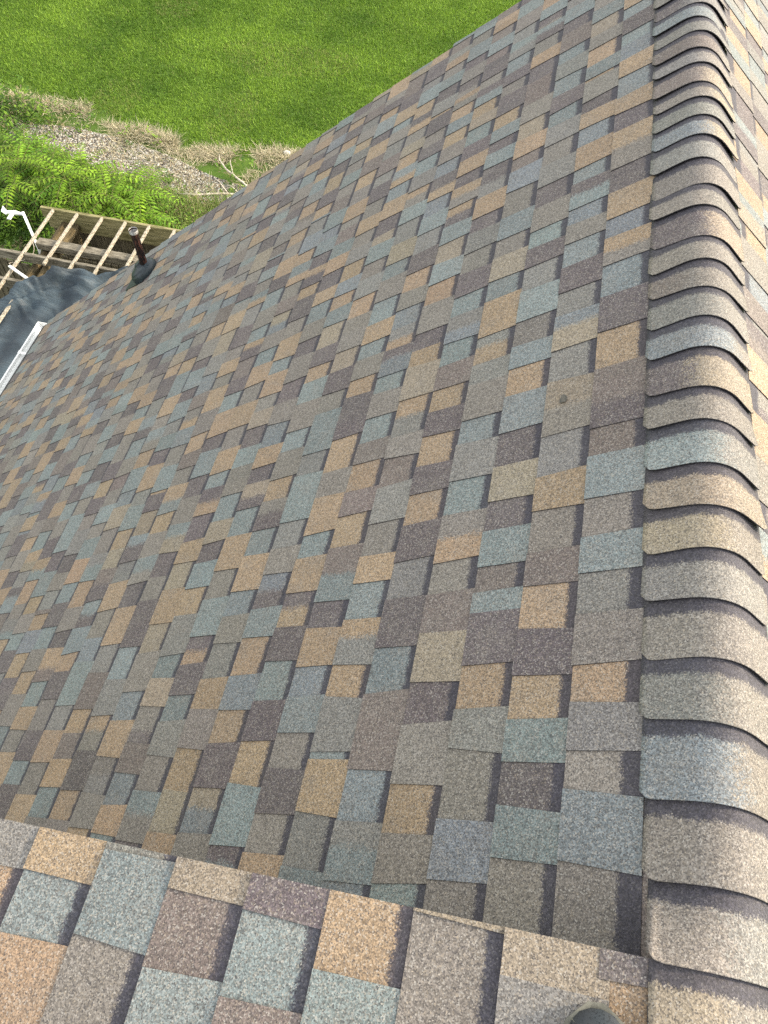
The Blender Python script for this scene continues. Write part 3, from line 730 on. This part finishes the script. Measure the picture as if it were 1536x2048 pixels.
def sumac(name, loc, h, nf, label, group, hue=0.0):
    root = empty(name, loc); tag(root, label, 'shrub', group)
    V, F, T = [], [], []; st = MB()
    st.tube([(0, 0, 0), (random.uniform(-.04, .04), random.uniform(-.04, .04), h*.5), (random.uniform(-.06, .06), random.uniform(-.06, .06), h*.92)], [.014, .011, .006], 6)
    for q in range(nf):
        az = q*2.4 + random.uniform(-.4, .4); z0 = h*random.uniform(.45, .95); el = random.uniform(.15, .9)
        L = random.uniform(.45, .72); dirv = Vector((math.cos(az), math.sin(az), 0)); n = random.randint(7, 10)
        pts = []
        for i in range(n+2):
            t = i/(n+1); pts.append(Vector((0, 0, z0)) + dirv*(L*t*math.cos(el*(1-t*.9))) + Vector((0, 0, L*(math.sin(el)*t - .55*t*t))))
        st.tube(pts[::3] + [pts[-1]], [.004]*len(pts[::3]) + [.002], 4, caps=False)
        shade = random.uniform(.45, 1.3); yel = random.random()*.6 + (.3 if z0 > h*.8 else 0)
        for i in range(1, n+2):
            t = i/(n+1); d = (pts[i]-pts[i-1]).normalized(); up = Vector((0, 0, 1)); sd = d.cross(up).normalized(); up = sd.cross(d).normalized()
            ll = .118*(1-.35*abs(t-.45)*2)*random.uniform(.85, 1.1); ww = ll*.17
            cc = np.array([.095, .225, .020])*(1-yel) + np.array([.27, .42, .03])*yel; cc = cc*shade*random.uniform(.85, 1.15)
            for s_ in (-1, 1):
                dd = (sd*s_*.93 + d*.38 - up*random.uniform(0, .25)).normalized()
                leaflet(V, F, T, pts[i], dd, up, ll, ww, cc)
    T = np.concatenate([np.array(T), np.ones((len(T), 1))], 1)
    link('foliage', mesh_np('foliage', np.array([tuple(v) for v in V]), F, [M['leaf']], attrs={'tone': ('FLOAT_COLOR', T)}), root)
    st.build('stem', M['stem'], root, True)
    return root
spots = [(-8.15, 9.75, .6), (-7.6, 9.35, .65), (-7.3, 9.05, .85), (-6.85, 9.15, .65), (-6.9, 8.75, .9), (-6.45, 8.95, .85), (-6.1, 9.1, .6), (-6.15, 8.55, .9), (-5.8, 8.85, .8), (-6.6, 8.3, .9), (-7.9, 9.2, .75), (-5.65, 8.4, .8), (-7.65, 8.6, .8)]
for i, (x_, y_, h_) in enumerate(spots):
    sumac('sumac_shrub', (x_, y_, 0), h_*random.uniform(1.0, 1.2), random.randint(22, 28), 'bright green shrub with feathery paired leaflets growing behind the deck frame', 'feathery shrubs behind the deck frame')

def weeds(name, label, xy, hmax, size, colours, per=9):
    V, F, T = [], [], []
    for (x_, y_) in xy:
        h = hmax(x_, y_)*random.uniform(.5, 1.0)
        if h < .05: continue
        ax, ay = random.gauss(0, .10), random.gauss(0, .10); c0 = np.array(random.choice(colours))*random.uniform(.6, 1.25)
        for q in range(per):
            t = random.uniform(.15, 1); p = Vector((x_+ax*t + random.gauss(0, .02), y_+ay*t + random.gauss(0, .02), h*t))
            az = random.random()*6.28; d = Vector((math.cos(az), math.sin(az), random.uniform(-.2, .9))).normalized()
            L = size*random.uniform(.6, 1.3)*(1.2-.4*t)
            up = Vector((0, 0, 1)) if abs(d.z) < .9 else Vector((1, 0, 0)); s = d.cross(up).normalized(); b = len(V); w = L*random.uniform(.14, .26)
            V += [p, p + d*L*.5 - s*w, p + d*L, p + d*L*.5 + s*w]; F += [(b, b+1, b+2), (b, b+2, b+3)]
            T += [c0*random.uniform(.8, 1.2)]*4
    T = np.concatenate([np.array(T), np.ones((len(T), 1))], 1)
    me = mesh_np(name, np.array([tuple(v) for v in V]), np.array(F), [M['leaf']], attrs={'tone': ('FLOAT_COLOR', T)})
    return tag(link(name, me), label, 'weeds', kind='stuff')
GR = [(.11, .21, .025), (.16, .28, .03), (.07, .15, .02), (.21, .33, .045), (.12, .20, .05), (.22, .20, .10)]
def gap_gravel(pts): 
    a_ = np.array(pts); k_ = ~inside(GRAVEL, a_[:, 0], a_[:, 1]); return [tuple(p) for p in a_[k_]]
xy = [(random.uniform(-11.2, -6.8), random.uniform(6.2, 11.6)) for _ in range(4200)]
xy = [(a_, b_) for a_, b_ in xy if b_ < 11.75 - max(0, a_+9.3)*.55 and not (a_ > -6.6 and b_ < 7.8)]
weeds('weeds', 'tangle of leafy green weeds beside the deck frame and old fence', gap_gravel(xy), lambda a_, b_: .5 if a_ < -8.2 else .2, .085, GR, 10)
xy = [(random.uniform(-6.9, -3.6), random.uniform(7.9, 9.95)) for _ in range(3600)]
xy = [(a_, b_) for a_, b_ in xy if b_ < 9.75 - max(0, (-a_-5.2))*-.10]
weeds('weeds', 'fine leaved yellowish weeds between the gravel bed and the roof edge', xy, lambda a_, b_: .50 if b_ < 9.2 else .26, .06, [(.15, .26, .03), (.22, .34, .045), (.11, .19, .035), (.26, .34, .07), (.09, .16, .025), (.24, .20, .10)], 9)
xy = [(random.uniform(-9.4, -3.9), 0) for _ in range(300)]
xy = [(a_, float(np.interp(a_, EX, EY)) - random.uniform(.05, 1.25)) for a_, _ in xy]
xy = [p for p in xy if vnoise(np.array([p[0]]), np.array([p[1]]), 1.6, 21)[0] > .48]
weeds('weed_tufts', 'scattered low weed tufts on the gravel and dead grass', xy, lambda a_, b_: .22, .07, GR, 8)
# tall grass stalks among the fine weeds
n = 2600; x = rng.uniform(-6.4, -4.2, n); y = rng.uniform(8.2, 9.7, n)
tone_ = np.array([.20, .27, .07])*rng.uniform(.6, 1.3, (n, 1)); q = rng.random(n) < .2; tone_[q] = np.array([.45, .40, .22])
tag(link('tall_grass', blades('tall_grass', x, y, rng.uniform(.3, .62, n), rng.uniform(.006, .012, n), tone_, M['grass'], .7)), 'tall thin grass stalks among the weeds by the gravel', 'grass', kind='stuff')

def branch(loc, pts, r, twigs, label):
    root = empty('fallen_branch', loc); tag(root, label, 'branch')
    MB().tube(pts, [r*(1-.75*i/(len(pts)-1)) for i in range(len(pts))], 7).build('limb', M['bark'], root, True)
    for tw in twigs: MB().tube(tw, [r*.45, r*.3, r*.12][:len(tw)], 6).build('twig', M['bark'], root, True)
branch((-4.72, 10.0, 0), [(.55, .25, .03), (.05, .03, .10), (-.30, -.10, .16), (-.62, -.30, .22), (-.85, -.42, .28)], .03, [[(-.20, -.05, .14), (-.42, .16, .18), (-.52, .2, .2)], [(.0, .0, .1), (-.2, .14, .14), (-.32, .17, .15)]], 'pale bare fallen branch lying in the weeds by the roof edge')
branch((-4.9, 10.35, 0), [(.45, -.25, .05), (.1, -.02, .10), (-.25, .2, .14), (-.42, .38, .17), (-.46, .5, .18)], .024, [[(-.1, .1, .12), (-.2, .3, .2), (-.22, .36, .22)]], 'thinner bare branch propped across the gravel bed')
o = bpy.data.objects.new('white_stone', None); bpy.data.objects.remove(o)
V = []; st = MB()
import bmesh
bmm = bmesh.new(); bmesh.ops.create_icosphere(bmm, subdivisions=2, radius=.06)
for v in bmm.verts: v.co = Vector((v.co.x*1.2*(1+random.uniform(-.12, .12)), v.co.y*(1+random.uniform(-.12, .12)), v.co.z*.7))
me = bpy.data.meshes.new('white_stone'); bmm.to_mesh(me); bmm.free(); me.materials.append(mat_simple('white_rock', (.38, .37, .35), (.58, .57, .54), 30, 3, .9, bump=.3))
o = link('white_stone', me); o.location = (-4.36, 11.38, .035); tag(o, 'small white stone at the lawn edge by the roof', 'stone')

# ------------------------------------------------------------------ the photographer's shoe on the dormer slope
def mat_shoe():
    t = NT('shoe_fabric'); p = t.pos()
    vo = t.n('ShaderNodeTexVoronoi'); vo.inputs['Scale'].default_value = 260; t.l(p, vo.inputs['Vector'])
    c = t.mix(t.ramp(vo.outputs['Distance'], .1, .5), (0.008, 0.011, 0.014), (0.030, 0.037, 0.043))
    c = t.mix(t.math('MULTIPLY', t.ramp(t.noise(p, 18, 3), .5, .7), .5), c, (0.055, 0.055, 0.058))
    t.l(c, t.b.inputs['Base Color']); t.b.inputs['Roughness'].default_value = .7; return t.m
M['shoe'] = mat_shoe()
shoe_o = dorm_pt(np.float64(.213), np.float64(.032), np.float64(.009))
shoe = empty('shoe', tuple(shoe_o)); tag(shoe, 'toe of a dark grey shoe standing on the dormer shingles', 'shoe')
shoe.rotation_euler = (0, -PD, R(4))
ys = [0, .006, .018, .035, .06, .10, .15, .20, .25, .28, .295]; hw = [.010, .026, .038, .046, .050, .050, .042, .038, .038, .032, .014]; hh = [.014, .022, .029, .036, .046, .066, .085, .105, .11, .10, .07]
def loft(sc, zlo, topf, name, mat, nk=13):
    vs = []; fs = []
    for y_, w, h in zip(ys, hw, hh):
        for k in range(nk):
            a_ = math.pi*k/(nk-1); vs.append((math.cos(a_)*w*sc, -y_ + (.004 if sc > 1 and y_ < .01 else 0)*1.0, zlo + topf(h)*math.sin(a_)**.75))
    for i in range(len(ys)-1):
        for k in range(nk-1): fs.append((i*nk+k, i*nk+k+1, (i+1)*nk+k+1, (i+1)*nk+k))
        fs.append((i*nk, (i+1)*nk, (i+1)*nk+nk-1, i*nk+nk-1))
    fs.append(tuple(range(nk))[::-1]); fs.append(tuple((len(ys)-1)*nk+k for k in range(nk)))
    return link(name, mesh_np(name, vs, fs, [mat], smooth=True), shoe)
loft(.98, .014, lambda h: h, 'upper', M['shoe'])
vs = []; n = len(ys)
out = [(w*1.15, -y_+(.008 if i == 0 else 0)) for i, (y_, w) in enumerate(zip(ys, hw))] + [(-w*1.15, -y_+(.008 if i == 0 else 0)) for i, (y_, w) in reversed(list(enumerate(zip(ys, hw))))]
n = len(out)
MB().add([(x_, y_, z_) for z_ in (0, .022) for x_, y_ in out], [tuple(range(n)), tuple(range(n, 2*n))[::-1]] + [(i, n+i, n+(i+1) % n, (i+1) % n) for i in range(n)]).build('sole', M['sole'], shoe)
tc = MB()
for yy_, ww_, hh_ in ((.016, .036, .043), (.030, .043, .048)):
    tc.tube([(math.cos(a_)*ww_, -yy_ - .010*math.sin(a_), .013 + (hh_-.012)*math.sin(a_)**.75) for a_ in np.linspace(.05, math.pi-.05, 15)], [.0022]*15, 5)
tc.build('toe_cap_seam', M['sole'], shoe, True)
MB().tube([(0, -.205, .10), (.0, -.21, .17)], [.038, .042], 14).build('collar', M['shoe'], shoe, True)
